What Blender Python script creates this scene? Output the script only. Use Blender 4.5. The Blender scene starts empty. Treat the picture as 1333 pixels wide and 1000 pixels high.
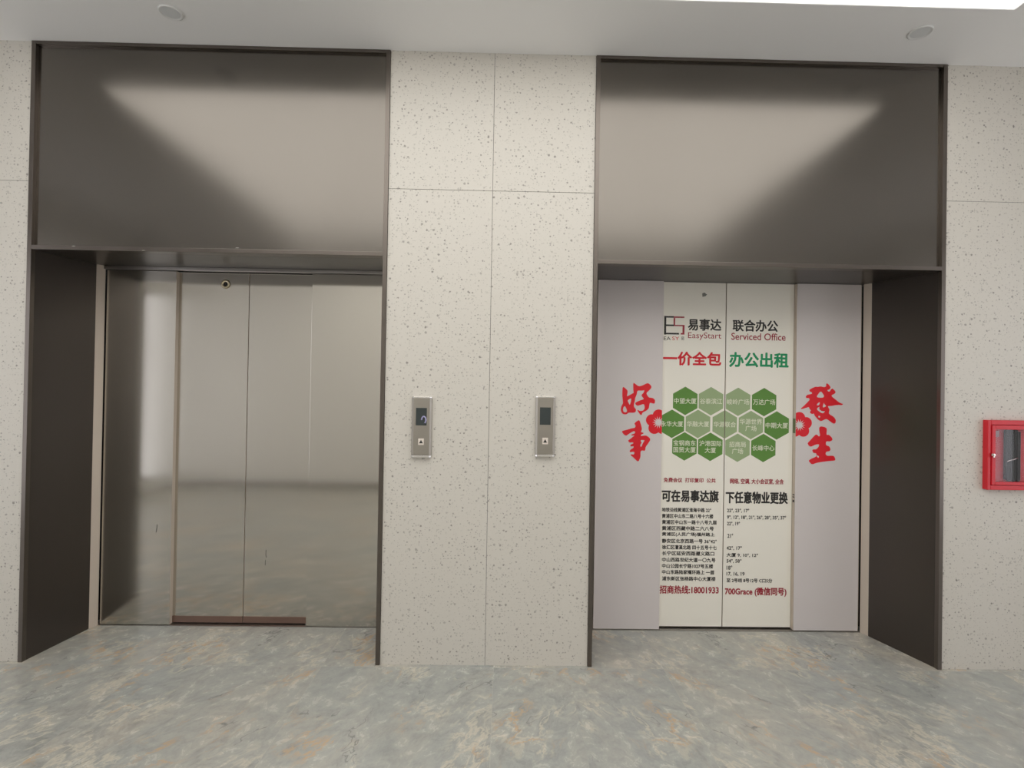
import bpy, bmesh, math, random
from mathutils import Vector

# ------------------------------------------------------------------ camera, world, lights
S = bpy.context.scene
COL = S.collection
YAW, PIT, ROL, DIST, CAMZ, FPX = 0.01527633, 0.00706328, 0.01640476, 2.72, 1.44258805, 680.0
_fw = Vector((math.sin(YAW)*math.cos(PIT), math.cos(YAW)*math.cos(PIT), math.sin(PIT)))
_r = Vector((math.cos(YAW), -math.sin(YAW), 0)); _u = _r.cross(_fw)
_r2 = math.cos(ROL)*_r + math.sin(ROL)*_u
_u2 = -math.sin(ROL)*_r + math.cos(ROL)*_u
cam = bpy.data.cameras.new('camera'); camo = bpy.data.objects.new('camera', cam); COL.objects.link(camo)
cam.sensor_fit = 'HORIZONTAL'; cam.sensor_width = 36; cam.lens = FPX/1333*36; cam.clip_start = .05
from mathutils import Matrix
camo.matrix_world = Matrix(((_r2.x, _u2.x, -_fw.x, 0), (_r2.y, _u2.y, -_fw.y, -DIST), (_r2.z, _u2.z, -_fw.z, CAMZ), (0, 0, 0, 1)))
S.camera = camo

W = bpy.data.worlds.new('world'); S.world = W; W.use_nodes = True
W.node_tree.nodes['Background'].inputs[0].default_value = (.95, .97, 1, 1)
W.node_tree.nodes['Background'].inputs[1].default_value = 2.2     # fill daylight let in by the added end windows
S.view_settings.view_transform = 'Standard'; S.view_settings.look = 'None'
S.view_settings.exposure = 0.0; S.view_settings.gamma = 1.0; S.view_settings.use_curve_mapping = False
PANEL_EMIT = 1.88

# ------------------------------------------------------------------ helpers
def at(px, py, Y):
    """point of the plane at depth Y seen at a place in the 1333x1000 frame"""
    d = _fw*FPX + _r2*(px-666.5) + _u2*(500-py)
    t = (Y+DIST)/d.y
    return Vector((d.x*t, Y, CAMZ+d.z*t))

def lin(r, g, b):
    f = lambda c: (c/255/12.92) if c/255 <= .04045 else ((c/255+.055)/1.055)**2.4
    return (f(r), f(g), f(b), 1)

def mat(name, col, rough=.5, metal=0., aniso=0., tangent=None, emit=0., spec=.5):
    m = bpy.data.materials.new(name); m.use_nodes = True
    p = m.node_tree.nodes['Principled BSDF']
    p.inputs['Base Color'].default_value = col
    p.inputs['Roughness'].default_value = rough
    p.inputs['Metallic'].default_value = metal
    p.inputs['Specular IOR Level'].default_value = spec
    if aniso:
        p.inputs['Anisotropic'].default_value = aniso
        c = m.node_tree.nodes.new('ShaderNodeCombineXYZ')
        for i in range(3): c.inputs[i].default_value = tangent[i]
        m.node_tree.links.new(c.outputs[0], p.inputs['Tangent'])
    if emit:
        p.inputs['Emission Color'].default_value = col; p.inputs['Emission Strength'].default_value = emit
    return m

class Nt:
    def __init__(s, m): s.t = m.node_tree; s.p = s.t.nodes['Principled BSDF']
    def n(s, typ, ins=None, **kw):
        q = s.t.nodes.new(typ)
        for k, v in kw.items(): setattr(q, k, v)
        for k, v in (ins or {}).items():
            if isinstance(v, bpy.types.NodeSocket): s.t.links.new(v, q.inputs[k])
            else: q.inputs[k].default_value = v
        return q
    def ramp(s, fac, stops):
        q = s.n('ShaderNodeValToRGB', {0: fac}); e = q.color_ramp.elements
        while len(e) < len(stops): e.new(.5)
        for i, (p, c) in enumerate(stops): e[i].position = p; e[i].color = c if len(c) == 4 else (*c, 1)
        return q.outputs[0]
    def mix(s, fac, a, b, mode='MIX'):
        q = s.n('ShaderNodeMix', data_type='RGBA', blend_type=mode)
        for i, v in ((0, fac), (6, a), (7, b)):
            if isinstance(v, bpy.types.NodeSocket): s.t.links.new(v, q.inputs[i])
            else: q.inputs[i].default_value = v
        return q.outputs[2]
    def math(s, op, a, b=0.):
        q = s.n('ShaderNodeMath', {0: a, 1: b}, operation=op); return q.outputs[0]

class MB:
    """collects shapes (world coordinates) and links them as ONE mesh object"""
    def __init__(s): s.bm = bmesh.new()
    def box(s, x0, x1, y0, y1, z0, z1, bev=0., mi=0):
        b = bmesh.new()
        vs = [b.verts.new((x, y, z)) for x in (x0, x1) for y in (y0, y1) for z in (z0, z1)]
        for f in ((0,1,3,2), (4,6,7,5), (0,4,5,1), (2,3,7,6), (0,2,6,4), (1,5,7,3)): b.faces.new([vs[i] for i in f])
        if bev: bmesh.ops.bevel(b, geom=b.edges[:], offset=bev, segments=2, affect='EDGES', profile=.6)
        s._add(b, mi); return s
    def _add(s, b, mi):
        bmesh.ops.recalc_face_normals(b, faces=b.faces[:])
        for f in b.faces: f.material_index = mi
        t = bpy.data.meshes.new('tmp'); b.to_mesh(t); b.free(); s.bm.from_mesh(t); bpy.data.meshes.remove(t)
    def prism(s, pts, lo, hi, axis='z', bev=0., mi=0):
        """polygon pts extruded along an axis; z: pts (x,y); x: pts (y,z); y: pts (x,z)"""
        b = bmesh.new()
        def v(p, h): return {'z': (p[0], p[1], h), 'x': (h, p[0], p[1]), 'y': (p[0], h, p[1])}[axis]
        A = [b.verts.new(v(p, lo)) for p in pts]; B = [b.verts.new(v(p, hi)) for p in pts]
        b.faces.new(A[::-1]); b.faces.new(B); n = len(pts)
        for i in range(n): b.faces.new((A[i], A[(i+1) % n], B[(i+1) % n], B[i]))
        if bev: bmesh.ops.bevel(b, geom=b.edges[:], offset=bev, segments=2, affect='EDGES', profile=.6)
        s._add(b, mi); return s
    def hexa(s, P, mi=0):
        """eight corners: bottom ring of four then top ring of four"""
        b = bmesh.new(); v = [b.verts.new(p) for p in P]
        for f in ((3,2,1,0), (4,5,6,7), (0,1,5,4), (1,2,6,5), (2,3,7,6), (3,0,4,7)): b.faces.new([v[i] for i in f])
        s._add(b, mi); return s
    def sides(s, mi):
        for f in s.bm.faces:
            if f.material_index == 0 and abs(f.normal.y) < .5: f.material_index = mi
        return s
    def lathe(s, c, prof, n=32, axis='z', mi=0):
        b = bmesh.new(); R = []
        for r, h in prof:
            ring = []
            for k in range(n):
                a = 2*math.pi*k/n; p, q = r*math.cos(a), r*math.sin(a)
                ring.append(b.verts.new((c[0]+p, c[1]+q, c[2]+h) if axis == 'z' else (c[0]+p, c[1]+h, c[2]+q)))
            R.append(ring)
        for A, B in zip(R, R[1:]):
            for k in range(n): b.faces.new((A[k], A[(k+1) % n], B[(k+1) % n], B[k]))
        b.faces.new(R[0][::-1]); b.faces.new(R[-1])
        s._add(b, mi); return s
    def tube(s, pts, r, n=10, mi=0):
        b = bmesh.new(); R = []
        pts = [Vector(p) for p in pts]
        for i, p in enumerate(pts):
            d = (pts[min(i+1, len(pts)-1)]-pts[max(i-1, 0)]).normalized()
            a = d.orthogonal() if abs(d.y) > .95 else d.cross(Vector((0, 1, 0)))
            a.normalize(); c = d.cross(a)
            R.append([b.verts.new(p+a*r*math.cos(2*math.pi*k/n)+c*r*math.sin(2*math.pi*k/n)) for k in range(n)])
        for A, B in zip(R, R[1:]):
            for k in range(n): b.faces.new((A[k], A[(k+1) % n], B[(k+1) % n], B[k]))
        b.faces.new(R[0][::-1]); b.faces.new(R[-1])
        s._add(b, mi); return s
    def mesh(s, m, mi=0):
        k = len(s.bm.faces); s.bm.from_mesh(m); s.bm.faces.ensure_lookup_table()
        for f in s.bm.faces[k:]: f.material_index = mi
        return s
    def build(s, name, mats, parent=None, smooth=False):
        if not isinstance(mats, (list, tuple)): mats = [mats]
        off = Vector((0, 0, 0)); q = parent
        while q: off += q.location; q = q.parent
        if parent is None and len(s.bm.verts):          # origin at the base of the thing
            xs = [v.co for v in s.bm.verts]
            o0 = Vector(((min(c.x for c in xs)+max(c.x for c in xs))/2, (min(c.y for c in xs)+max(c.y for c in xs))/2, min(c.z for c in xs)))
        else: o0 = Vector((0, 0, 0))
        bmesh.ops.translate(s.bm, verts=s.bm.verts[:], vec=-(off+o0))
        me = bpy.data.meshes.new(name); s.bm.to_mesh(me); s.bm.free()
        for m in mats: me.materials.append(m)
        if smooth:
            for p in me.polygons: p.use_smooth = True
        o = bpy.data.objects.new(name, me); COL.objects.link(o); o.location = o0
        if parent: o.parent = parent
        return o

def thing(name, label, cat, loc, group=None):
    o = bpy.data.objects.new(name, None); COL.objects.link(o); o.location = loc; o.empty_display_size = .1
    return tag(o, label, cat, group)
def tag(o, label, cat, group=None):
    o['label'] = label; o['category'] = cat
    if group: o['group'] = group
    return o
def struct(o): o['kind'] = 'structure'; return o

def curve_mesh(groups, Y):
    """flat mesh on the plane Y; groups of (outline, holes...) in (x,z)"""
    out = []
    for g in groups:
        c = bpy.data.curves.new('c', 'CURVE'); c.dimensions = '2D'; c.fill_mode = 'BOTH'
        for loop in g:
            sp = c.splines.new('POLY'); sp.points.add(len(loop)-1); sp.use_cyclic_u = True
            for p, (x, z) in zip(sp.points, loop): p.co = (x, z, 0, 1)
        o = bpy.data.objects.new('c', c); COL.objects.link(o)
        bpy.context.view_layer.update()
        m = bpy.data.meshes.new_from_object(o.evaluated_get(bpy.context.evaluated_depsgraph_get()))
        bpy.data.objects.remove(o); bpy.data.curves.remove(c)
        for v in m.vertices: v.co = (v.co.x, Y, v.co.y)
        out.append(m)
    return out
def chaikin(loop, n=1):
    for _ in range(n):
        q = []
        for a, b in zip(loop, loop[1:]+loop[:1]):
            q.append((a[0]*.8+b[0]*.2, a[1]*.8+b[1]*.2)); q.append((a[0]*.2+b[0]*.8, a[1]*.2+b[1]*.8))
        loop = q
    return loop

def text_raw(body, weight=0.):
    c = bpy.data.curves.new('t', 'FONT'); c.body = body; c.dimensions = '2D'; c.fill_mode = 'BOTH'
    c.offset = weight; c.resolution_u = 3
    o = bpy.data.objects.new('t', c); COL.objects.link(o)
    bpy.context.view_layer.update()
    m = bpy.data.meshes.new_from_object(o.evaluated_get(bpy.context.evaluated_depsgraph_get()))
    bpy.data.objects.remove(o); bpy.data.curves.remove(c)
    return m
def text_mesh(body, box, Yp, Y, weight=0.):
    """writing that fills a frame box measured on the plane Yp, laid at depth Y"""
    m = text_raw(body)
    x0, y0, x1, y1 = box; cx, cy = (x0+x1)/2, (y0+y1)/2
    X0, X1 = at(x0, cy, Yp).x, at(x1, cy, Yp).x
    Zc = at(cx, cy, Yp).z; H = at(cx, y0, Yp).z-at(cx, y1, Yp).z
    u = [v.co.x for v in m.vertices]; w = [v.co.y for v in m.vertices]
    u0, u1, w0, w1 = min(u), max(u), min(w), max(w)
    for v in m.vertices:
        v.co = (X0+(v.co.x-u0)/(u1-u0)*(X1-X0), Y, Zc+((v.co.y-w0)/(w1-w0)-.5)*H)
    if weight:                                 # heavier strokes
        d = weight*H/max(1, body.count('\n')+1); bm = bmesh.new()
        for i, (dx, dz) in enumerate(((0, 0), (d, 0), (-d, 0), (0, d), (0, -d), (.7*d, .7*d), (-.7*d, -.7*d), (.7*d, -.7*d), (-.7*d, .7*d))):
            k = len(bm.verts); bm.from_mesh(m); bm.verts.ensure_lookup_table()
            bmesh.ops.translate(bm, verts=bm.verts[k:], vec=(dx, -.00004*i, dz))
        bm.to_mesh(m); bm.free()
    return m

# ------------------------------------------------------------------ materials
def make_stone(name, base, dark):
    m = mat(name, base, .45); t = Nt(m)
    P = t.n('ShaderNodeNewGeometry').outputs['Position']
    soft = t.n('ShaderNodeTexNoise', {'Vector': P, 'Scale': 60., 'Detail': 4.}).outputs[0]
    blot = t.n('ShaderNodeTexNoise', {'Vector': P, 'Scale': 3., 'Detail': 2.}).outputs[0]
    col = t.mix(t.math('MULTIPLY', soft, .12), base, (base[0]*.6, base[1]*.6, base[2]*.58, 1))
    col = t.mix(t.math('MULTIPLY', blot, .10), col, (base[0]*.92, base[1]*.80, base[2]*.72, 1))
    jit = t.n('ShaderNodeTexNoise', {'Vector': P, 'Scale': 140., 'Detail': 1.}).outputs['Color']
    v = t.n('ShaderNodeVectorMath', {0: P, 1: t.n('ShaderNodeVectorMath', {0: jit, 'Scale': .006}, operation='SCALE').outputs[0]}, operation='ADD').outputs[0]
    sp = t.n('ShaderNodeSeparateXYZ', {0: v})
    v2 = t.n('ShaderNodeCombineXYZ', {0: sp.outputs[0], 1: sp.outputs[2], 2: 0.}).outputs[0]
    for sc, rad, keep, amt in ((60., .32, .42, .8), (32., .23, .34, .85), (100., .36, .45, .6)):
        vo = t.n('ShaderNodeTexVoronoi', {'Vector': v2, 'Scale': sc, 'Randomness': 1.}, feature='F1', voronoi_dimensions='2D')
        rnd = t.n('ShaderNodeSeparateColor', {0: vo.outputs['Color']})
        size = t.math('MULTIPLY', rnd.outputs[0], rad)
        inside = t.n('ShaderNodeMapRange', {0: t.math('SUBTRACT', size, vo.outputs['Distance']), 1: 0., 2: .05}).outputs[0]
        on = t.math('LESS_THAN', rnd.outputs[1], keep)
        k = t.math('MULTIPLY', t.math('MULTIPLY', inside, on), t.math('MULTIPLY', rnd.outputs[2], amt))
        col = t.mix(k, col, dark)
    t.t.links.new(col, t.p.inputs['Base Color'])
    return m
STONE = make_stone('speckled_stone', (.645, .617, .562, 1), (.20, .185, .165, 1))
GROUT = mat('joint_filler', (.16, .15, .14, 1), .9)
CEIL = mat('ceiling_paint', (.86, .855, .845, 1), .85)
PLAIN = mat('wall_paint', (.80, .785, .75, 1), .8)

def make_floor():
    m = mat('marble_tile', (.3, .3, .3, 1), .3); t = Nt(m)
    P = t.n('ShaderNodeNewGeometry').outputs['Position']
    sep = t.n('ShaderNodeSeparateXYZ', {0: P})
    TX, TY = .88, .88
    ux = t.math('DIVIDE', t.math('ADD', sep.outputs[0], 20*TX+.03), TX)
    uy = t.math('DIVIDE', t.math('ADD', sep.outputs[1], 20*TY+.02), TY)
    fx, fy = t.math('FRACT', ux), t.math('FRACT', uy)
    flip = t.math('GREATER_THAN', sep.outputs[0], .35)
    fx2 = t.math('ABSOLUTE', t.math('SUBTRACT', flip, fx))
    ix = t.math('MODULO', t.math('FLOOR', ux), 3.); iy = t.math('FLOOR', uy)
    co = t.n('ShaderNodeCombineXYZ', {0: t.math('ADD', t.math('MULTIPLY', fx2, TX), t.math('MULTIPLY', ix, 3.7)),
                                      1: t.math('ADD', t.math('MULTIPLY', fy, TY), t.math('MULTIPLY', iy, 5.3)), 2: 0.}).outputs[0]
    ro0 = t.n('ShaderNodeMapping', {'Vector': co, 'Rotation': (0, 0, math.radians(-57))}).outputs[0]
    rot = t.n('ShaderNodeMapping', {'Vector': ro0, 'Scale': (1., 1.9, 1.)}).outputs[0]
    warp = t.n('ShaderNodeTexNoise', {'Vector': rot, 'Scale': 1.7, 'Detail': 5., 'Roughness': .6}).outputs['Color']
    wv = t.n('ShaderNodeVectorMath', {0: rot, 1: t.n('ShaderNodeVectorMath', {0: warp, 'Scale': .45}, operation='SCALE').outputs[0]}, operation='ADD').outputs[0]
    big = t.n('ShaderNodeTexNoise', {'Vector': wv, 'Scale': 1.25, 'Detail': 7., 'Roughness': .58}).outputs[0]
    col = t.ramp(big, [(.28, (.33, .347, .338)), (.44, (.372, .380, .355)), (.56, (.40, .395, .360)), (.72, (.48, .445, .385))])
    fv = t.n('ShaderNodeVectorMath', {0: ro0, 1: t.n('ShaderNodeVectorMath', {0: warp, 'Scale': .35}, operation='SCALE').outputs[0]}, operation='ADD').outputs[0]
    fine = t.n('ShaderNodeTexNoise', {'Vector': fv, 'Scale': 13., 'Detail': 10., 'Roughness': .72}).outputs[0]
    col = t.mix(.55, col, t.ramp(fine, [(.3, (.25, .26, .26)), (.5, (.5, .5, .5)), (.72, (.76, .73, .68))]), 'OVERLAY')
    # pale and ochre streaks, dark hair cracks
    def vein(scale, w, off, det=8.):
        q = t.n('ShaderNodeVectorMath', {0: wv, 1: (off, off*1.7, 0)}, operation='ADD').outputs[0]
        n = t.n('ShaderNodeTexNoise', {'Vector': q, 'Scale': scale, 'Detail': det, 'Roughness': .6}).outputs[0]
        return t.n('ShaderNodeMapRange', {0: t.math('ABSOLUTE', t.math('SUBTRACT', n, .5)), 1: 0., 2: w, 3: 1., 4: 0.}).outputs[0]
    def gate(scale, lo, hi, off):
        q = t.n('ShaderNodeVectorMath', {0: co, 1: (off, off*.7, 0)}, operation='ADD').outputs[0]
        n = t.n('ShaderNodeTexNoise', {'Vector': q, 'Scale': scale, 'Detail': 3.}).outputs[0]
        return t.n('ShaderNodeMapRange', {0: n, 1: lo, 2: hi}).outputs[0]
    col = t.mix(t.math('MULTIPLY', t.math('MULTIPLY', vein(7., .05, 3.1), gate(3., .52, .60, 1.)), .85), col, (.60, .55, .45, 1))
    col = t.mix(t.math('MULTIPLY', t.math('MULTIPLY', vein(4.2, .03, 9.3), gate(2.6, .53, .62, 7.)), .85), col, (.56, .38, .22, 1))
    col = t.mix(t.math('MULTIPLY', t.math('MULTIPLY', vein(1.6, .008, 15.3, 4.), gate(2.4, .5, .58, 13.)), .8), col, (.15, .155, .15, 1))
    # fine joints between the tiles
    ed = t.math('MINIMUM', t.math('MINIMUM', fx, t.math('SUBTRACT', 1., fx)), t.math('MINIMUM', fy, t.math('SUBTRACT', 1., fy)))
    jn = t.math('LESS_THAN', ed, .0016)
    col = t.mix(t.math('MULTIPLY', jn, .45), col, (.50, .48, .43, 1))
    t.t.links.new(col, t.p.inputs['Base Color'])
    r = t.n('ShaderNodeMapRange', {0: fine, 1: .3, 2: .7, 3: .20, 4: .30}).outputs[0]
    t.t.links.new(r, t.p.inputs['Roughness'])
    return m
FLOOR = make_floor()

def brushed(name, col, rough, aniso, tangent, grain_axis, amt=.10):
    m = mat(name, col, rough, 1., aniso, tangent); t = Nt(m)
    P = t.n('ShaderNodeNewGeometry').outputs['Position']
    sc = (3., 3., 420.) if grain_axis == 'x' else (420., 420., 3.)
    g = t.n('ShaderNodeTexNoise', {'Vector': t.n('ShaderNodeMapping', {'Vector': P, 'Scale': sc}).outputs[0], 'Scale': 1., 'Detail': 3.}).outputs[0]
    b = t.n('ShaderNodeTexNoise', {'Vector': P, 'Scale': 1.7, 'Detail': 3.}).outputs[0]
    c = t.mix(t.math('MULTIPLY', g, amt), col, (col[0]*.55, col[1]*.55, col[2]*.55, 1))
    c = t.mix(t.math('MULTIPLY', b, .10), c, (col[0]*.85, col[1]*.74, col[2]*.62, 1))
    t.t.links.new(c, t.p.inputs['Base Color'])
    r = t.n('ShaderNodeMapRange', {0: b, 1: .3, 2: .7, 3: rough*.92, 4: rough*1.1}).outputs[0]
    t.t.links.new(r, t.p.inputs['Roughness'])
    return m
BRONZE = brushed('bronze_steel', (.188, .173, .155, 1), .19, .5, (0, 0, 1), 'x', .12)
BRONZE_F = brushed('bronze_steel_frame', (.17, .15, .134, 1), .30, 0, (0, 0, 1), 'z', .08)
BRONZE_V = brushed('bronze_steel_upright', (.122, .108, .100, 1), .36, .3, (0, 0, 1), 'z', .10)
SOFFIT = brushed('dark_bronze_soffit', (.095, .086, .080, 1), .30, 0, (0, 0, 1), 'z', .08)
STEEL = brushed('brushed_steel', (.61, .585, .535, 1), .12, .9, (1, 0, 0), 'z', .10)
JAMB = brushed('jamb_steel', (.64, .56, .48, 1), .5, .0, (0, 0, 1), 'z', .10)
JAMB.node_tree.nodes['Principled BSDF'].inputs['Metallic'].default_value = .2
RAIL = mat('rail_steel', (.42, .40, .38, 1), .35, 1.)
FOOT_REFL = mat('brown_reflection', (.30, .20, .165, 1), .40, 1.)
SHAFT = mat('shaft_black', (.01, .01, .01, 1), .9)
FILM = mat('white_vinyl', lin(240, 236, 225), .42)
FILM_L = mat('lilac_white_vinyl', lin(214, 207, 206), .28)
INK = mat('black_print', (.022, .020, .018, 1), .5)
INK_RED = mat('red_print', lin(210, 14, 36), .5)
INK_DRED = mat('dark_red_print', lin(158, 30, 50), .5)
INK_GREEN = mat('green_print', lin(12, 146, 92), .5)
HEX_D = mat('leaf_green_print', lin(92, 138, 58), .5)
HEX_L = mat('sage_green_print', lin(152, 172, 128), .5)
HEX_T = mat('pale_print', lin(226, 228, 205), .5)
CALLI = mat('red_vinyl', lin(224, 10, 34), .4)
PLATE = brushed('satin_plate', (.40, .375, .335, 1), .38, .0, (1, 0, 0), 'z', .06)
SCREEN = mat('dark_screen', (.035, .045, .045, 1), .12)
BTN = mat('button_white', lin(225, 215, 205), .4)
CHROME = mat('polished_lip', (.75, .73, .70, 1), .18, 1.)
BRASS = mat('brass', (.60, .52, .36, 1), .3, 1.)
RED = mat('red_enamel', lin(204, 30, 44), .35)
TRIM_W = mat('downlight_trim', (.78, .78, .77, 1), .4)
LENS = mat('downlight_lens', (.66, .67, .67, 1), .5)
GLOW = mat('luminous_panel', (1., .985, .955, 1), .6, emit=PANEL_EMIT)
HOSE = mat('dark_rubber', (.03, .035, .035, 1), .5)
STICK = mat('grey_sticker', lin(150, 130, 135), .4)
LILAC = mat('screen_arc', lin(170, 165, 205), .4)
def make_glass():
    m = bpy.data.materials.new('clear_glass'); m.use_nodes = True; t = m.node_tree
    t.nodes.remove(t.nodes['Principled BSDF'])
    g = t.nodes.new('ShaderNodeBsdfTransparent'); g.inputs[0].default_value = (.93, .92, .93, 1)
    s = t.nodes.new('ShaderNodeBsdfGlossy'); s.inputs['Roughness'].default_value = .03
    mx = t.nodes.new('ShaderNodeMixShader'); mx.inputs[0].default_value = .04
    t.links.new(g.outputs[0], mx.inputs[1]); t.links.new(s.outputs[0], mx.inputs[2])
    t.links.new(mx.outputs[0], t.nodes['Material Output'].inputs[0])
    return m
GLASS = make_glass()

# ------------------------------------------------------------------ setting
CZ = 3.19                                   # ceiling height
XL, XR, YB = -4.6, 4.6, -3.85                # ends of the lobby
LX0, LX1, LY0, LY1 = -2.43, 2.285, -3.45, -.40   # luminous ceiling opening
struct(MB().box(XL-.2, XR+.2, YB-.2, .60, -.15, 0).build('floor', FLOOR))
m = MB()
m.box(XL-.2, LX0, YB-.2, .12, CZ, CZ+.25).box(LX1, XR+.2, YB-.2, .12, CZ, CZ+.25)
m.box(LX0, LX1, LY1, .12, CZ, CZ+.25).box(LX0, LX1, YB-.2, LY0, CZ, CZ+.25)
struct(m.build('ceiling', CEIL))
JZ = 2.468
def stone_wall(name, xs, backed=True):
    m = MB()
    for a, b in zip(xs, xs[1:]):
        for z0, z1 in ((0, JZ), (JZ, CZ)):
            m.box(a+.0011, b-.0011, 0, .025, z0+(.0011 if z0 else .0), z1-(.0011 if z1 < CZ else 0), .0008)
    m.box(xs[0], xs[-1], .002, .10, 0, CZ, mi=1)
    return struct(m.build(name, [STONE, GROUT]))
ELX0, ELX1, ERX0, ERX1 = -2.458, -.618, .457, 2.318
stone_wall('wall_front_left', [XL, -3.53, ELX0])
stone_wall('wall_front_center', [ELX1, -.0755, ERX0])
stone_wall('wall_front_right', [ERX1, 3.40, XR])
def end_wall(name, x0, x1, num):
    m = MB(); ya, yb = -3.5, -.55
    m.box(x0, x1, YB, .10, 0, .16).box(x0, x1, YB, .10, 2.62, CZ).box(x0, x1, YB, ya, .16, 2.62).box(x0, x1, yb, .10, .16, 2.62)
    struct(m.build(name, PLAIN))
    c = (x0+x1)/2; m = MB()
    for a, b in ((ya, ya+.05), ((ya+yb)/2-.025, (ya+yb)/2+.025), (yb-.05, yb)): m.box(c-.03, c+.03, a, b, .16, 2.62)
    m.box(c-.03, c+.03, ya, yb, .16, .21).box(c-.03, c+.03, ya, yb, 2.57, 2.62)
    w = struct(m.build('fill_window_%d' % num, RAIL))  # added window, out of view, to let in fill daylight
    MB().box(c-.004, c+.004, ya+.04, yb-.04, .2, 2.58).build('fill_window_pane', GLASS, w)
end_wall('wall_left', XL-.2, XL, 1)
end_wall('wall_right', XR, XR+.2, 2)
struct(MB().box(XL-.2, XR+.2, YB-.2, YB, 0, CZ).build('wall_back', PLAIN))
struct(MB().box(XL, XR, YB, YB+.015, 0, .065, .003).build('baseboard_back', RAIL))

# luminous stretched ceiling
t = thing('ceiling_light', 'large glowing white light panel recessed into the ceiling in front of both elevators', 'light', ((LX0+LX1)/2, (LY0+LY1)/2, CZ))
MB().box(LX0, LX1, LY0, LY1, CZ+.010, CZ+.020).build('diffuser', GLOW, t)
m = MB()
for a, b, c, d in ((LX0, LX0+.003, LY0, LY1), (LX1-.003, LX1, LY0, LY1), (LX0, LX1, LY0, LY0+.003), (LX0, LX1, LY1-.003, LY1)):
    m.box(a, b, c, d, CZ+.001, CZ+.010)
m.build('frame', CEIL, t)

def downlight(x, y, label):
    t = thing('recessed_downlight', label, 'light', (x, y, CZ), 'unlit downlights in the ceiling')
    MB().lathe((x, y, CZ), [(.040, -.002), (.047, -.007), (.052, -.004), (.052, .0), (.040, .004)], 40).build('trim_ring', TRIM_W, t, True)
    MB().lathe((x, y, CZ), [(.041, .003), (.041, -.0025), (.020, -.0035)], 40).build('lens', LENS, t)
downlight(-1.604, -.239, 'small round unlit downlight in the ceiling above the plain steel elevator')
downlight(1.98, -.242, 'small round unlit downlight in the ceiling above the poster-covered elevator')

# ------------------------------------------------------------------ elevators
def elevator(x0, x1, zl, zb, jl, jr, pl, pr, seam, film, label, Lbk, rail):
    """x0..x1 surround, zl lintel underside (zb at the back), jl/jr inner jamb x, pl/pr inner edges of side panels"""
    t = thing('elevator', label, 'elevator', ((x0+x1)/2, .2, 0))
    w = .022; top = CZ-.001
    m = MB()
    m.box(x0, x0+w, -.008, .016, 0, top, .0015).box(x1-w, x1, -.008, .016, 0, top, .0015)
    m.box(x0+w, x1-w, -.008, .05, top-.016, top, .0015).box(x0+w, x1-w, -.008, .05, zl, zl+.022, .0015)
    m.build('surround_frame', BRONZE_F, t)
    MB().box(x0+w, x1-w, .010, .05, zl+.022, top-.016).build('transom_panel', BRONZE, t)
    yj = .364; yp = .412; yd = .440
    MB().prism([(x0+.004, .0165), (x0+w-.001, .0165), (jl, yj), (jl-.018, yj)], 0, zb+.01).build('side_reveal', BRONZE_V, t)
    MB().prism([(x1-w+.001, .0165), (x1-.004, .0165), (jr+.018, yj), (jr, yj)], 0, zb+.01).build('side_reveal', BRONZE_V, t)
    MB().hexa([(x0+.012, .05, zl), (x1-.012, .05, zl), (jr+.03, yp+.05, zb), (jl-.03, yp+.05, zb),
               (x0+.012, .05, zl+.02), (x1-.012, .05, zl+.02), (jr+.03, yp+.05, zb+.02), (jl-.03, yp+.05, zb+.02)]).build('soffit', SOFFIT, t)
    MB().prism([(jl-.012, yj), (jl, yj), (jl+.018, yj+.046), (jl+.004, yj+.046)], 0, zb-.001).build('jamb', JAMB, t)
    MB().prism([(jr, yj), (jr+.012, yj), (jr-.004, yj+.046), (jr-.018, yj+.046)], 0, zb-.001).build('jamb', JAMB, t)
    MB().box(jl-.03, jr+.03, yp+.08, yp+.10, 0, zb+.02).box(jl-.05, jl-.03, yj+.004, yp+.10, 0, zb+.02).box(jr+.03, jr+.05, yj+.004, yp+.10, 0, zb+.02).box(jl-.03, jl-.013, yj+.004, yj+.012, 0, zb+.02).box(jr+.013, jr+.03, yj+.004, yj+.012, 0, zb+.02).build('shaft_light_stop', SHAFT, t)  # unseen black plates added to stop light leaking through the door gaps
    MB().box(jl+.01, jr-.01, yp-.004, yd+.03, 0, .004).build('sill', RAIL, t)
    zt = zb-.003
    if rail:
        MB().box(jl+.01, jr-.01, yp-.012, yp+.012, zb-.022, zb-.001, .003).build('header_rail', RAIL, t)
        zt = zb-.026
    gl = .027
    mm = [STEEL, FILM_L] if film else [STEEL]
    S1 = MB().box(jl+gl, pl, yp, yp+.045, .006, zt, .0012)
    S2 = MB().box(pr, jr-gl, yp, yp+.045, .006, zt, .0012)
    D1 = MB().box(pl-.02, seam-.0024, yd, yd+.03, .012, zt)
    D2 = MB().box(seam+.0024, pr+.02, yd, yd+.03, .012, zt)
    for q in (S1, S2, D1, D2): q.sides(2)
    if film:                                   # thin stuck-on film over the steel
        S1.box(jl+gl+.002, pl, yp-.0006, yp-.0001, .008, zt, mi=1)
        S2.box(pr+.001, jr-gl-.004, yp-.0006, yp-.0001, .008, zt, mi=1)
        D1.box(pl, seam-.0026, yd-.0006, yd-.0001, .014, zt, mi=1)
        D2.box(seam+.0026, pr-.003, yd-.0006, yd-.0001, .014, zt, mi=1)
    s1 = S1.build('side_panel', [STEEL, FILM_L, JAMB], t); s2 = S2.build('side_panel', [STEEL, FILM_L, JAMB], t)
    d1 = D1.build('door_leaf', [STEEL, FILM, JAMB], t); d2 = D2.build('door_leaf', [STEEL, FILM, JAMB], t)
    return t, s1, s2, d1, d2, yp, yd

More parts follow.
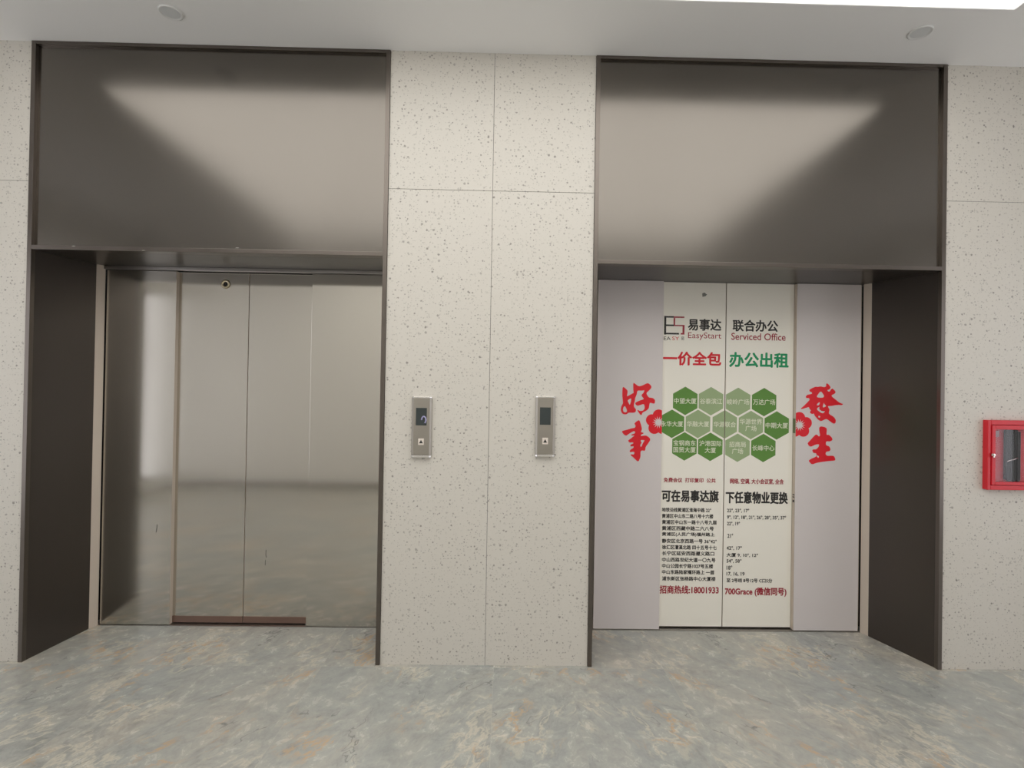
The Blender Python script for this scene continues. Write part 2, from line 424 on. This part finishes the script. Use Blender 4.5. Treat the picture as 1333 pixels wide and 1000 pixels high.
# left: bare steel
tl, ls1, ls2, ld1, ld2, YP, YD = elevator(ELX0, ELX1, 2.114, 2.128, -2.391, -.690, -1.957, -1.154, -1.539, False,
    'left elevator with bare brushed steel doors in a dark bronze surround', 'elevator', True)
for d, a, b in ((ld1, -1.957, -1.5405), (ld2, -1.5375, -1.154)):  # brown strips stand in for floor and sill reflected at the door foot
    MB().box(a, b, YD-.003, YD, .010, .048, .001).build('foot_reflection', FOOT_REFL, d)['label'] = 'brownish strip for the reflection along the foot of the door'
k = at(294, 370, YD)
m = MB().lathe(k, [(.012, 0), (.024, -.001), (.027, -.004), (.022, -.007), (.013, -.006), (.012, -.003)], 28, 'y')
kh = m.build('keyhole', [BRASS], ld1, True); kh['label'] = 'round brass release keyhole'
m = MB().lathe(k+Vector((0, -.0035, 0)), [(.0125, 0), (.0125, -.001)], 20, 'y', 1).box(k.x-.003, k.x+.003, YD-.006, YD-.0035, k.z-.010, k.z+.010)
m.build('keyhole_slot', [INK, SHAFT], ld1)
def scuff(parent, pts, Y, r):
    MB().tube([at(x, y, Y)+Vector((0, -.0003, 0)) for x, y in pts], r, 5).build('scuff_mark', INK, parent)
scuff(ls1, [(204.5, 683), (204.2, 688), (203.3, 693)], YP, .0014)
scuff(ld2, [(346.4, 716), (346, 722), (346.6, 726)], YD, .0013)
scuff(ld2, [(345.5, 729), (345.2, 736)], YD, .0010)

for px, py in ((96, 320.5), (187, 326.3), (309, 322.8)):
    c = at(px, py, -.0085); MB().prism([(c.x-.012, c.z-.001), (c.x-.003, c.z+.0022), (c.x+.010, c.z+.0012), (c.x+.004, c.z-.0015)], -.0090, -.0080, 'y').build('scratch', CHROME, tl)['label'] = 'small bright scratch on the lintel edge'
# right: covered with printed film
tr, rs1, rs2, rd1, rd2, YP, YD = elevator(ERX0, ERX1, 2.097, 2.104, .529, 2.189, .954, 1.766, 1.346, True,
    'right elevator covered in white advertising film with green hexagons and red characters', 'elevator', False)
YF, YS = YD-.0006, YP-.0006               # faces of the films
e = .0007
def lettering(name, body, box, material, parent, Yp=None, w=0., y=0.):
    Yp = YF if Yp is None else Yp
    return MB().mesh(text_mesh(body, box, Yp, Yp-e-y, w)).build(name, material, parent)

k = at(917, 384, YD)
MB().prism([(k.x-.014, k.z+.008), (k.x-.002, k.z+.014), (k.x+.015, k.z+.002), (k.x+.006, k.z-.008), (k.x-.012, k.z-.012)], YF-.002, YF, 'y').build('keyhole', mat('torn_film_grey', (.20, .20, .18, 1), .6), rd1)

# emblem
def bars(rects, name, material, parent):
    m = MB()
    for a, b, c, d in rects:
        p, q = at(858+a/14.81, 400+b/14.81, YF), at(858+c/14.81, 400+d/14.81, YF)
        m.box(p.x, q.x, YF-e, YF-.0001, q.z, p.z)
    return m.build(name, material, parent)
bars([(100,168,134,528), (134,170,284,204), (134,332,288,366), (134,492,384,528)], 'emblem', INK, rd1)['label'] = 'black half of the square emblem'
bars([(284,178,486,208), (280,208,308,340), (288,340,490,368), (452,368,488,498), (416,498,488,528)], 'emblem', INK_DRED, rd1)['label'] = 'red half of the square emblem'
lettering('lettering', 'EA', (864, 438.3, 873, 443), INK, rd1)
lettering('lettering', 'SY', (875, 438.3, 884, 443), INK_RED, rd1)
lettering('lettering', '易', (886.5, 438.3, 890.5, 443), INK, rd1)
lettering('lettering', '易事达', (895.8, 415.6, 938.6, 430.3), INK, rd1, w=.030)
lettering('lettering', 'EasyStart', (895.6, 433, 938.9, 443), INK_DRED, rd1)
lettering('lettering', '联合办公', (954, 417, 1012.5, 431.6), INK, rd2, w=.030)
lettering('lettering', 'Serviced Office', (952, 434, 1022.5, 443), INK_DRED, rd2, w=.012)
lettering('lettering', '一价全包', (863.6, 458.5, 938.4, 475.5), INK_RED, rd1, w=.036)
lettering('lettering', '办公出租', (949.8, 459.5, 1026, 478), INK_GREEN, rd2, w=.036)
lettering('lettering', '免费会议  打印复印  公共', (864, 622.4, 931.4, 628.2), INK_DRED, rd1, w=.03)
lettering('lettering', '网络, 空调, 大小会议室, 全含', (950.4, 623.5, 1020, 630.3), INK_DRED, rd2, w=.03)
lettering('lettering', '可在易事达旗', (861.8, 638.5, 935, 653.4), INK, rd1, w=.036)
lettering('lettering', '下任意物业更换', (945, 640.5, 1025, 655.4), INK, rd2, w=.036)
SML = [('地铁沿线黄浦区淮海中路 22°', 664, 925.5), ('黄浦区中山东二路八号十六楼', 672, 928.3), ('黄浦区中山东一路十八号九层', 680, 932.8),
       ('黄浦区西藏中路二六八号', 688, 929), ('黄浦区(人民广场)福州路上', 696, 930), ('静安区北京西路一号 36°42°', 704.5, 932.8),
       ('徐汇区漕溪北路 四十五号十七', 712.7, 932.8), ('长宁区延安西路遵义路口', 720.6, 929.6), ('中山西路世纪大道一〇九号', 729, 931.2),
       ('中山公园长宁路1027号五楼', 737, 928), ('中山东路陆家嘴环路上 一层', 745, 929.6), ('浦东新区张杨路中心大厦楼', 753.5, 931.2)]
for s, y, x1 in SML: lettering('small_print', s, (861.8, y-2.7, x1, y+2.7), INK, rd1, w=.03)
SMR = [('22°, 23°, 17°', 665, 946.5, 975), ('9°, 12°, 18°, 21°, 26°, 28°, 35°, 37°', 674, 946.5, 1023), ('22°, 19°', 682, 946.5, 963), ('21°', 697.5, 947, 954),
       ('42°, 17°', 713.8, 945.8, 965.6), ('大厦 9, 10°, 12°', 722.8, 945.8, 986.5), ('54°, 58°', 730.6, 945.8, 965), ('18°', 739, 945.8, 953),
       ('17, 16, 19', 747.4, 945.8, 969), ('至 2号线 8号12号 C口5分', 755.8, 945.8, 1005)]
for s, y, x0, x1 in SMR: lettering('small_print', s, (x0, y-2.6, x1, y+2.6), INK, rd2, w=.03)
lettering('lettering', '招商热线:18001933', (858.8, 762.6, 935.3, 773), INK_DRED, rd1, w=.03)
lettering('lettering', '700Grace (微信同号)', (943.8, 765, 1023.4, 776.4), INK_DRED, rd2, w=.03)

# hexagons; those that cross the gap between the leaves are cut in two
def clip(poly, xlim, keep_left):
    out = []
    ins = lambda p: (p[0] <= xlim) if keep_left else (p[0] >= xlim)
    for a, b in zip(poly, poly[1:]+poly[:1]):
        if ins(a): out.append(a)
        if ins(a) != ins(b):
            u = (xlim-a[0])/(b[0]-a[0]); out.append((xlim, a[1]+u*(b[1]-a[1])))
    return out
SEAM_L, SEAM_R = 1.346-.0026, 1.346+.0026
HEXES = [(892, 522, HEX_D, '中望大厦'), (925.5, 522.4, HEX_L, '谷泰滨江'), (960.8, 523.2, HEX_L, '峻岭广场'), (994.6, 523.6, HEX_D, '万达广场'),
         (874.6, 551.8, HEX_D, '永华大厦'), (908.5, 552, HEX_L, '华融大厦'), (943.4, 552.6, HEX_L, '华源联合'), (977.4, 553.4, HEX_L, '华源世界\n广场'), (1011, 554, HEX_D, '中期大厦'),
         (891, 581.2, HEX_D, '宝钢商东\n国贸大厦'), (924.6, 581.8, HEX_D, '沪港国际\n大厦'), (960, 583, HEX_L, '招商局\n广场'), (993.6, 583.3, HEX_D, '长峰中心')]
XPL = .9555                                # edge of the left leaf that is seen
for cx, cy, mt, txt in HEXES:
    c = at(cx, cy, YF); R = .0865
    poly = [(c.x+R*math.cos(math.radians(90+60*k)), c.z+R*math.sin(math.radians(90+60*k))) for k in range(6)]
    tm = []
    L = txt.split('\n')
    for i, s in enumerate(L):
        oy = 0 if len(L) == 1 else (-4.4 if i == 0 else 4.4)
        wd = 14.4*len(s)/4
        tm.append((s, (cx-wd, cy+oy-3.6, cx+wd, cy+oy+3.6)))
    lo, hi = min(p[0] for p in poly), max(p[0] for p in poly)
    for side, leaf in ((True, rd1), (False, rd2)):
        lim = SEAM_L if side else SEAM_R
        pp = clip(poly, lim, side)
        if len(pp) < 3 or max(p[0] for p in pp)-min(p[0] for p in pp) < .004: continue
        if side: pp = clip(pp, XPL, False)
        h = MB()
        b = bmesh.new(); b.faces.new([b.verts.new((x, YF-.0004, z)) for x, z in pp])
        me = bpy.data.meshes.new('h'); b.to_mesh(me); b.free(); h.mesh(me)
        for s, bx in tm:
            q = text_mesh(s, bx, YF, YF-.0010, .012)
            bb = bmesh.new(); bb.from_mesh(q)
            g = bb.verts[:]+bb.edges[:]+bb.faces[:]
            bmesh.ops.bisect_plane(bb, geom=g, plane_co=(lim, 0, 0), plane_no=(1 if side else -1, 0, 0), clear_outer=True)
            if side:
                bmesh.ops.bisect_plane(bb, geom=bb.verts[:]+bb.edges[:]+bb.faces[:], plane_co=(XPL, 0, 0), plane_no=(-1, 0, 0), clear_outer=True)
            bb.to_mesh(q); bb.free(); h.mesh(q, 1)
        ob = h.build('hexagon', [mt, HEX_T], leaf)
        ob['label'] = ('dark' if mt is HEX_D else 'pale') + ' green hexagon with white characters'
# sliver of the last hexagon and of the writing wrapped onto the edge of the side panel
xe = 1.766
z0, z1 = at(1032, 564, YP+.01).z, at(1032, 545, YP+.01).z
MB().box(xe-.0006, xe-.0001, YP+.002, YP+.026, z0, z1).build('hexagon', mat('wrapped_green_print', lin(105, 118, 78), .5), rs2)
for za, zb_ in ((643.5, 645), (646.5, 648), (651, 654)):
    a, b = at(1032, zb_, YP+.01).z, at(1032, za, YP+.01).z
    MB().box(xe-.0006, xe-.0001, YP+.004, YP+.022, a, b).build('lettering', INK, rs2)

# red brush characters
def trace(groups, org, sc, Y):
    o = []
    for g in groups:
        o.append([chaikin([(lambda p: (p.x, p.z))(at(org[0]+x/sc, org[1]+y/sc, Y)) for x, y in loop]) for loop in g])
    return o
NV = [[(150,215),(170,195),(215,225),(275,285),(280,330),(262,440),(290,430),(420,360),(470,330),(530,330),(515,400),(480,480),(470,560),(450,620),(440,690),(455,730),(500,780),(490,850),(430,870),(300,865),(260,905),(215,915),(150,900),(110,840),(100,770),(120,690),(160,620),(150,520),(140,400),(145,270)],
      [(205,695),(230,720),(262,800),(262,840),(215,865),(170,840),(155,780),(180,710)], [(355,495),(375,510),(365,580),(335,670),(305,610),(280,560),(300,530)]]
ZI = [[(425,80),(470,110),(565,180),(650,165),(790,95),(840,110),(900,175),(895,225),(840,290),(775,345),(775,390),(830,470),(940,485),(995,535),(990,620),(960,635),(860,605),(845,660),(830,760),(760,820),(670,860),(640,935),(600,910),(545,830),(530,785),(600,825),(680,815),(725,760),(720,670),(690,640),(545,690),(490,660),(475,620),(490,600),(590,550),(690,520),(700,500),(640,430),(650,390),(700,340),(720,280),(640,295),(545,290),(525,330),(520,380),(460,400),(430,330)]]
SHI = [[(405,170),(425,185),(450,260),(468,340),(455,370),(445,395),(495,405),(495,425),(455,440),(440,470),(530,455),(570,470),(615,510),(622,545),(580,610),(535,670),(525,745),(460,735),(440,760),(440,860),(405,940),(375,935),(300,860),(250,820),(265,805),(310,815),(325,790),(325,765),(290,760),(245,770),(235,745),(260,715),(310,685),(310,655),(270,665),(245,650),(260,625),(310,605),(300,585),(230,590),(205,550),(250,520),(300,480),(330,455),(270,460),(265,440),(335,420),(340,380),(300,380),(220,430),(175,465),(130,440),(90,385),(110,370),(190,350),(270,325),(335,315),(350,275),(325,240),(345,210)],
       [(445,540),(520,545),(490,590),(475,620),(455,670),(435,660),(440,620),(465,590),(445,570)]]
FA = [[(600,80),(640,105),(690,170),(665,215),(640,225),(610,235),(640,265),(670,260),(690,220),(725,195),(785,250),(795,290),(760,320),(705,345),(720,380),(800,440),(880,505),(960,535),(930,560),(860,555),(790,560),(700,578),(625,580),(640,610),(665,660),(650,710),(650,750),(760,815),(800,880),(795,940),(765,965),(720,945),(620,870),(580,860),(480,910),(420,880),(340,790),(325,740),(290,755),(240,730),(240,700),(262,670),(230,645),(215,600),(150,620),(60,645),(35,635),(100,580),(180,500),(235,440),(215,405),(160,405),(145,375),(175,335),(250,320),(285,310),(280,280),(235,265),(220,230),(280,190),(370,155),(400,165),(470,150),(550,170),(590,150),(590,110)],
      [(460,265),(490,270),(545,350),(535,390),(480,400),(400,390),(385,370),(425,310)], [(440,490),(455,510),(435,560),(390,565),(390,540)],
      [(545,500),(550,540),(595,575),(560,600),(520,610),(515,580)], [(445,590),(440,650),(500,690),(570,690),(530,735),(480,725),(390,660),(400,620)], [(435,785),(465,810),(440,835),(415,810)]]
SHENG = [[(530,315),(560,295),(630,310),(660,335),(650,440),(690,435),(740,480),(755,525),(710,550),(645,545),(640,610),(700,630),(720,680),(705,710),(645,720),(635,760),(660,790),(770,785),(795,825),(800,868),(700,875),(580,890),(490,905),(405,935),(350,870),(390,840),(450,815),(490,790),(480,745),(430,740),(412,695),(430,680),(480,680),(520,640),(530,595),(470,600),(390,640),(350,615),(335,575),(380,530),(470,430),(500,440),(530,470),(545,440),(530,370)],
         [(495,775),(530,800),(515,825),(490,800)]]
for groups, org, sc, par in (([NV, ZI], (803, 494), 20., rs1), ([SHI], (803, 535), 14.286, rs1), ([FA], (1040, 494), 16.667, rs2), ([SHENG], (1025, 532), 12.82, rs2)):
    m = MB()
    for i, q in enumerate(curve_mesh(trace(groups, org, sc, YS), YS-.0005)):
        if i: 
            for v in q.vertices: v.co.y -= .0002
        m.mesh(q)
    m.build('brush_character', CALLI, par)
def flower(cx, cy, xlim, left, par):
    c = at(cx, cy, YS); u = (at(cx+1, cy, YS)-c).x
    loop = []
    for k in range(180):                      # outline of five overlapping round petals
        a = 2*math.pi*k/180; best = 0
        for j in range(5):
            b = math.radians(90+72*j); d, r = 9.2, 7.6
            proj = d*math.cos(a-b); q = r*r-(d*math.sin(a-b))**2
            if q > 0 and proj+math.sqrt(q) > best: best = proj+math.sqrt(q)
        loop.append((c.x+u*best*math.cos(a), c.z+u*best*math.sin(a)))
    star = []
    for k in range(28):
        a = 2*math.pi*k/28; r = 8.2 if k % 2 == 0 else 3.4
        star.append((c.x+u*r*math.cos(a), c.z+u*r*math.sin(a)))
    loop, star = clip(loop, xlim, left), clip(star, xlim, left)
    m = MB()
    for q in curve_mesh([[loop]], YS-.0006): m.mesh(q)
    for q in curve_mesh([[star]], YS-.0011): m.mesh(q, 1)
    o = m.build('blossom', [CALLI, FILM_L], par); o['label'] = 'red five-petal blossom with a pale starburst centre'
flower(857.2, 550, .9535, True, rs1)
flower(1040.4, 553.4, 1.7665, False, rs2)

# ------------------------------------------------------------------ call panels
def call_panel(px0, px1, py0, py1, label, mark):
    p, q = at(px0, py0, 0), at(px1, py1, 0)
    x0, x1, z0, z1 = p.x, q.x, q.z, p.z; cx = (x0+x1)/2
    t = thing('call_panel', label, 'call button panel', (cx, 0, z0), 'elevator call panels on the stone pier')
    MB().prism([(x0, 0), (x0, -.012), (x0+.010, -.020), (x1-.010, -.020), (x1, -.012), (x1, 0)], z0+.012, z1-.004, 'z', .0012).build('faceplate', PLATE, t)
    MB().prism([(x0, 0), (x0, -.013), (x0+.010, -.021), (x1-.010, -.021), (x1, -.013), (x1, 0)], z1-.004, z1+.003, 'z', .001).build('end_cap', CHROME, t)
    MB().prism([(x0, 0), (x0, -.013), (x0+.010, -.021), (x1-.010, -.021), (x1, -.013), (x1, 0)], z0, z0+.012, 'z', .002).build('end_cap', CHROME, t)
    h = z1-z0
    sx0, sx1, sz1, sz0 = cx-.029, cx+.027, z1-h*.175, z1-h*.465
    sc = MB().box(sx0, sx1, -.0215, -.0195, sz0, sz1, .0006).build('display_screen', SCREEN, t)
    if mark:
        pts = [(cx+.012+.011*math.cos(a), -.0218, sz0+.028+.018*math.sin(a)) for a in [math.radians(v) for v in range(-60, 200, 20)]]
        MB().tube(pts, .0036, 6).build('screen_arc', LILAC, sc)  # pale lilac arc lying on the screen
    bz = z1-h*.735
    b = MB().box(cx-.0145, cx+.0145, -.0235, -.0195, bz-.0165, bz+.0165, .001).build('call_button', BTN, t)
    MB().prism([(cx-.010, bz-.008), (cx+.010, bz-.008), (cx+.003, bz+.004), (cx, bz+.011), (cx-.003, bz+.004)], -.0242, -.0234, 'y').build('arrow_mark', INK, b)
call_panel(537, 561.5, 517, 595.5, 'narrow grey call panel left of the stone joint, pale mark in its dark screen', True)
call_panel(697.5, 721.5, 516.5, 594.5, 'narrow grey call panel right of the stone joint, its dark screen blank', False)

# ------------------------------------------------------------------ fire cabinet on the right wall
fx0, fx1, fz0, fz1 = 2.529, 3.13, .950, 1.314
t = thing('fire_cabinet', 'red metal fire cabinet with a glass door on the speckled right wall', 'fire cabinet', ((fx0+fx1)/2, -.02, fz0))
yf = -.030
m = MB()
r = .018
m.box(fx0, fx0+r, yf, -.0005, fz0, fz1, .003).box(fx1-r, fx1, yf, -.0005, fz0, fz1, .003)
m.box(fx0+r, fx1-r, yf, -.0005, fz1-.024, fz1, .003).box(fx0+r, fx1-r, yf, -.0005, fz0, fz0+.024, .003)
m.box(fx0+.01, fx1-.01, -.003, -.0006, fz0+.02, fz1-.02)
m.build('case', RED, t)
m = MB(); a0, a1, b0, b1 = fx0+r+.002, fx1-r-.002, fz0+.026, fz1-.026
m.box(a0, a0+.019, yf-.004, yf+.008, b0, b1, .002).box(a1-.019, a1, yf-.004, yf+.008, b0, b1, .002)
m.box(a0+.019, a1-.019, yf-.004, yf+.008, b1-.022, b1, .002).box(a0+.019, a1-.019, yf-.004, yf+.008, b0, b0+.016, .002)
d = m.build('door', RED, t)
MB().box(a0+.017, a1-.017, yf+.002, yf+.005, b0+.014, b1-.020).build('glass_pane', GLASS, d)['label'] = 'clear glass pane'
kk = at(1291, 592, yf)
MB().lathe((kk.x-.001, yf-.004, kk.z), [(.008, 0), (.009, -.006), (.007, -.012), (.003, -.013)], 20, 'y').box(kk.x-.005, kk.x+.003, yf-.016, yf-.004, kk.z-.014, kk.z+.004, .002).build('lock', CHROME, d)['label'] = 'small metal lock'
st = at(1297.5, 565, yf)
MB().box(st.x-.014, st.x+.014, yf+.0008, yf+.0017, st.z-.016, st.z+.016).build('sticker', STICK, d)['label'] = 'small square grey sticker'
# folded hose with its nozzle inside
h0, h1 = at(1307, 600, -.012).x, at(1328, 600, -.012).x
o = thing('fire_hose', 'dark folded hose with a pale nozzle behind the glass of the red fire cabinet', 'hose', ((h0+h1)/2, -.012, b0+.02))
pts = []; n = 7
zl_, zh_ = b0+.028, b1-.034
for i in range(n):
    x = h0+.007+(h1-h0-.014)*i/(n-1); st_ = (h1-h0-.014)/(n-1)/2
    ends = [zl_, zh_] if i % 2 == 0 else [zh_, zl_]
    pts += [(x, -.0115, ends[0]), (x, -.0115, (zl_+zh_)/2), (x, -.0115, ends[1])]
    if i < n-1:
        sg = 1 if ends[1] == zh_ else -1
        for a in (45, 90, 135): pts.append((x+st_-st_*math.cos(math.radians(a)), -.0115, ends[1]+sg*st_*math.sin(math.radians(a))))
MB().tube(pts, .0072, 10).build('hose_folds', HOSE, o, True)
p, q = at(1311, 601, -.0198), at(1325, 596.5, -.0198)
MB().tube([p, p.lerp(q, .6), q], .0030, 10).build('nozzle', CHROME, o, True)['label'] = 'pale metal nozzle'
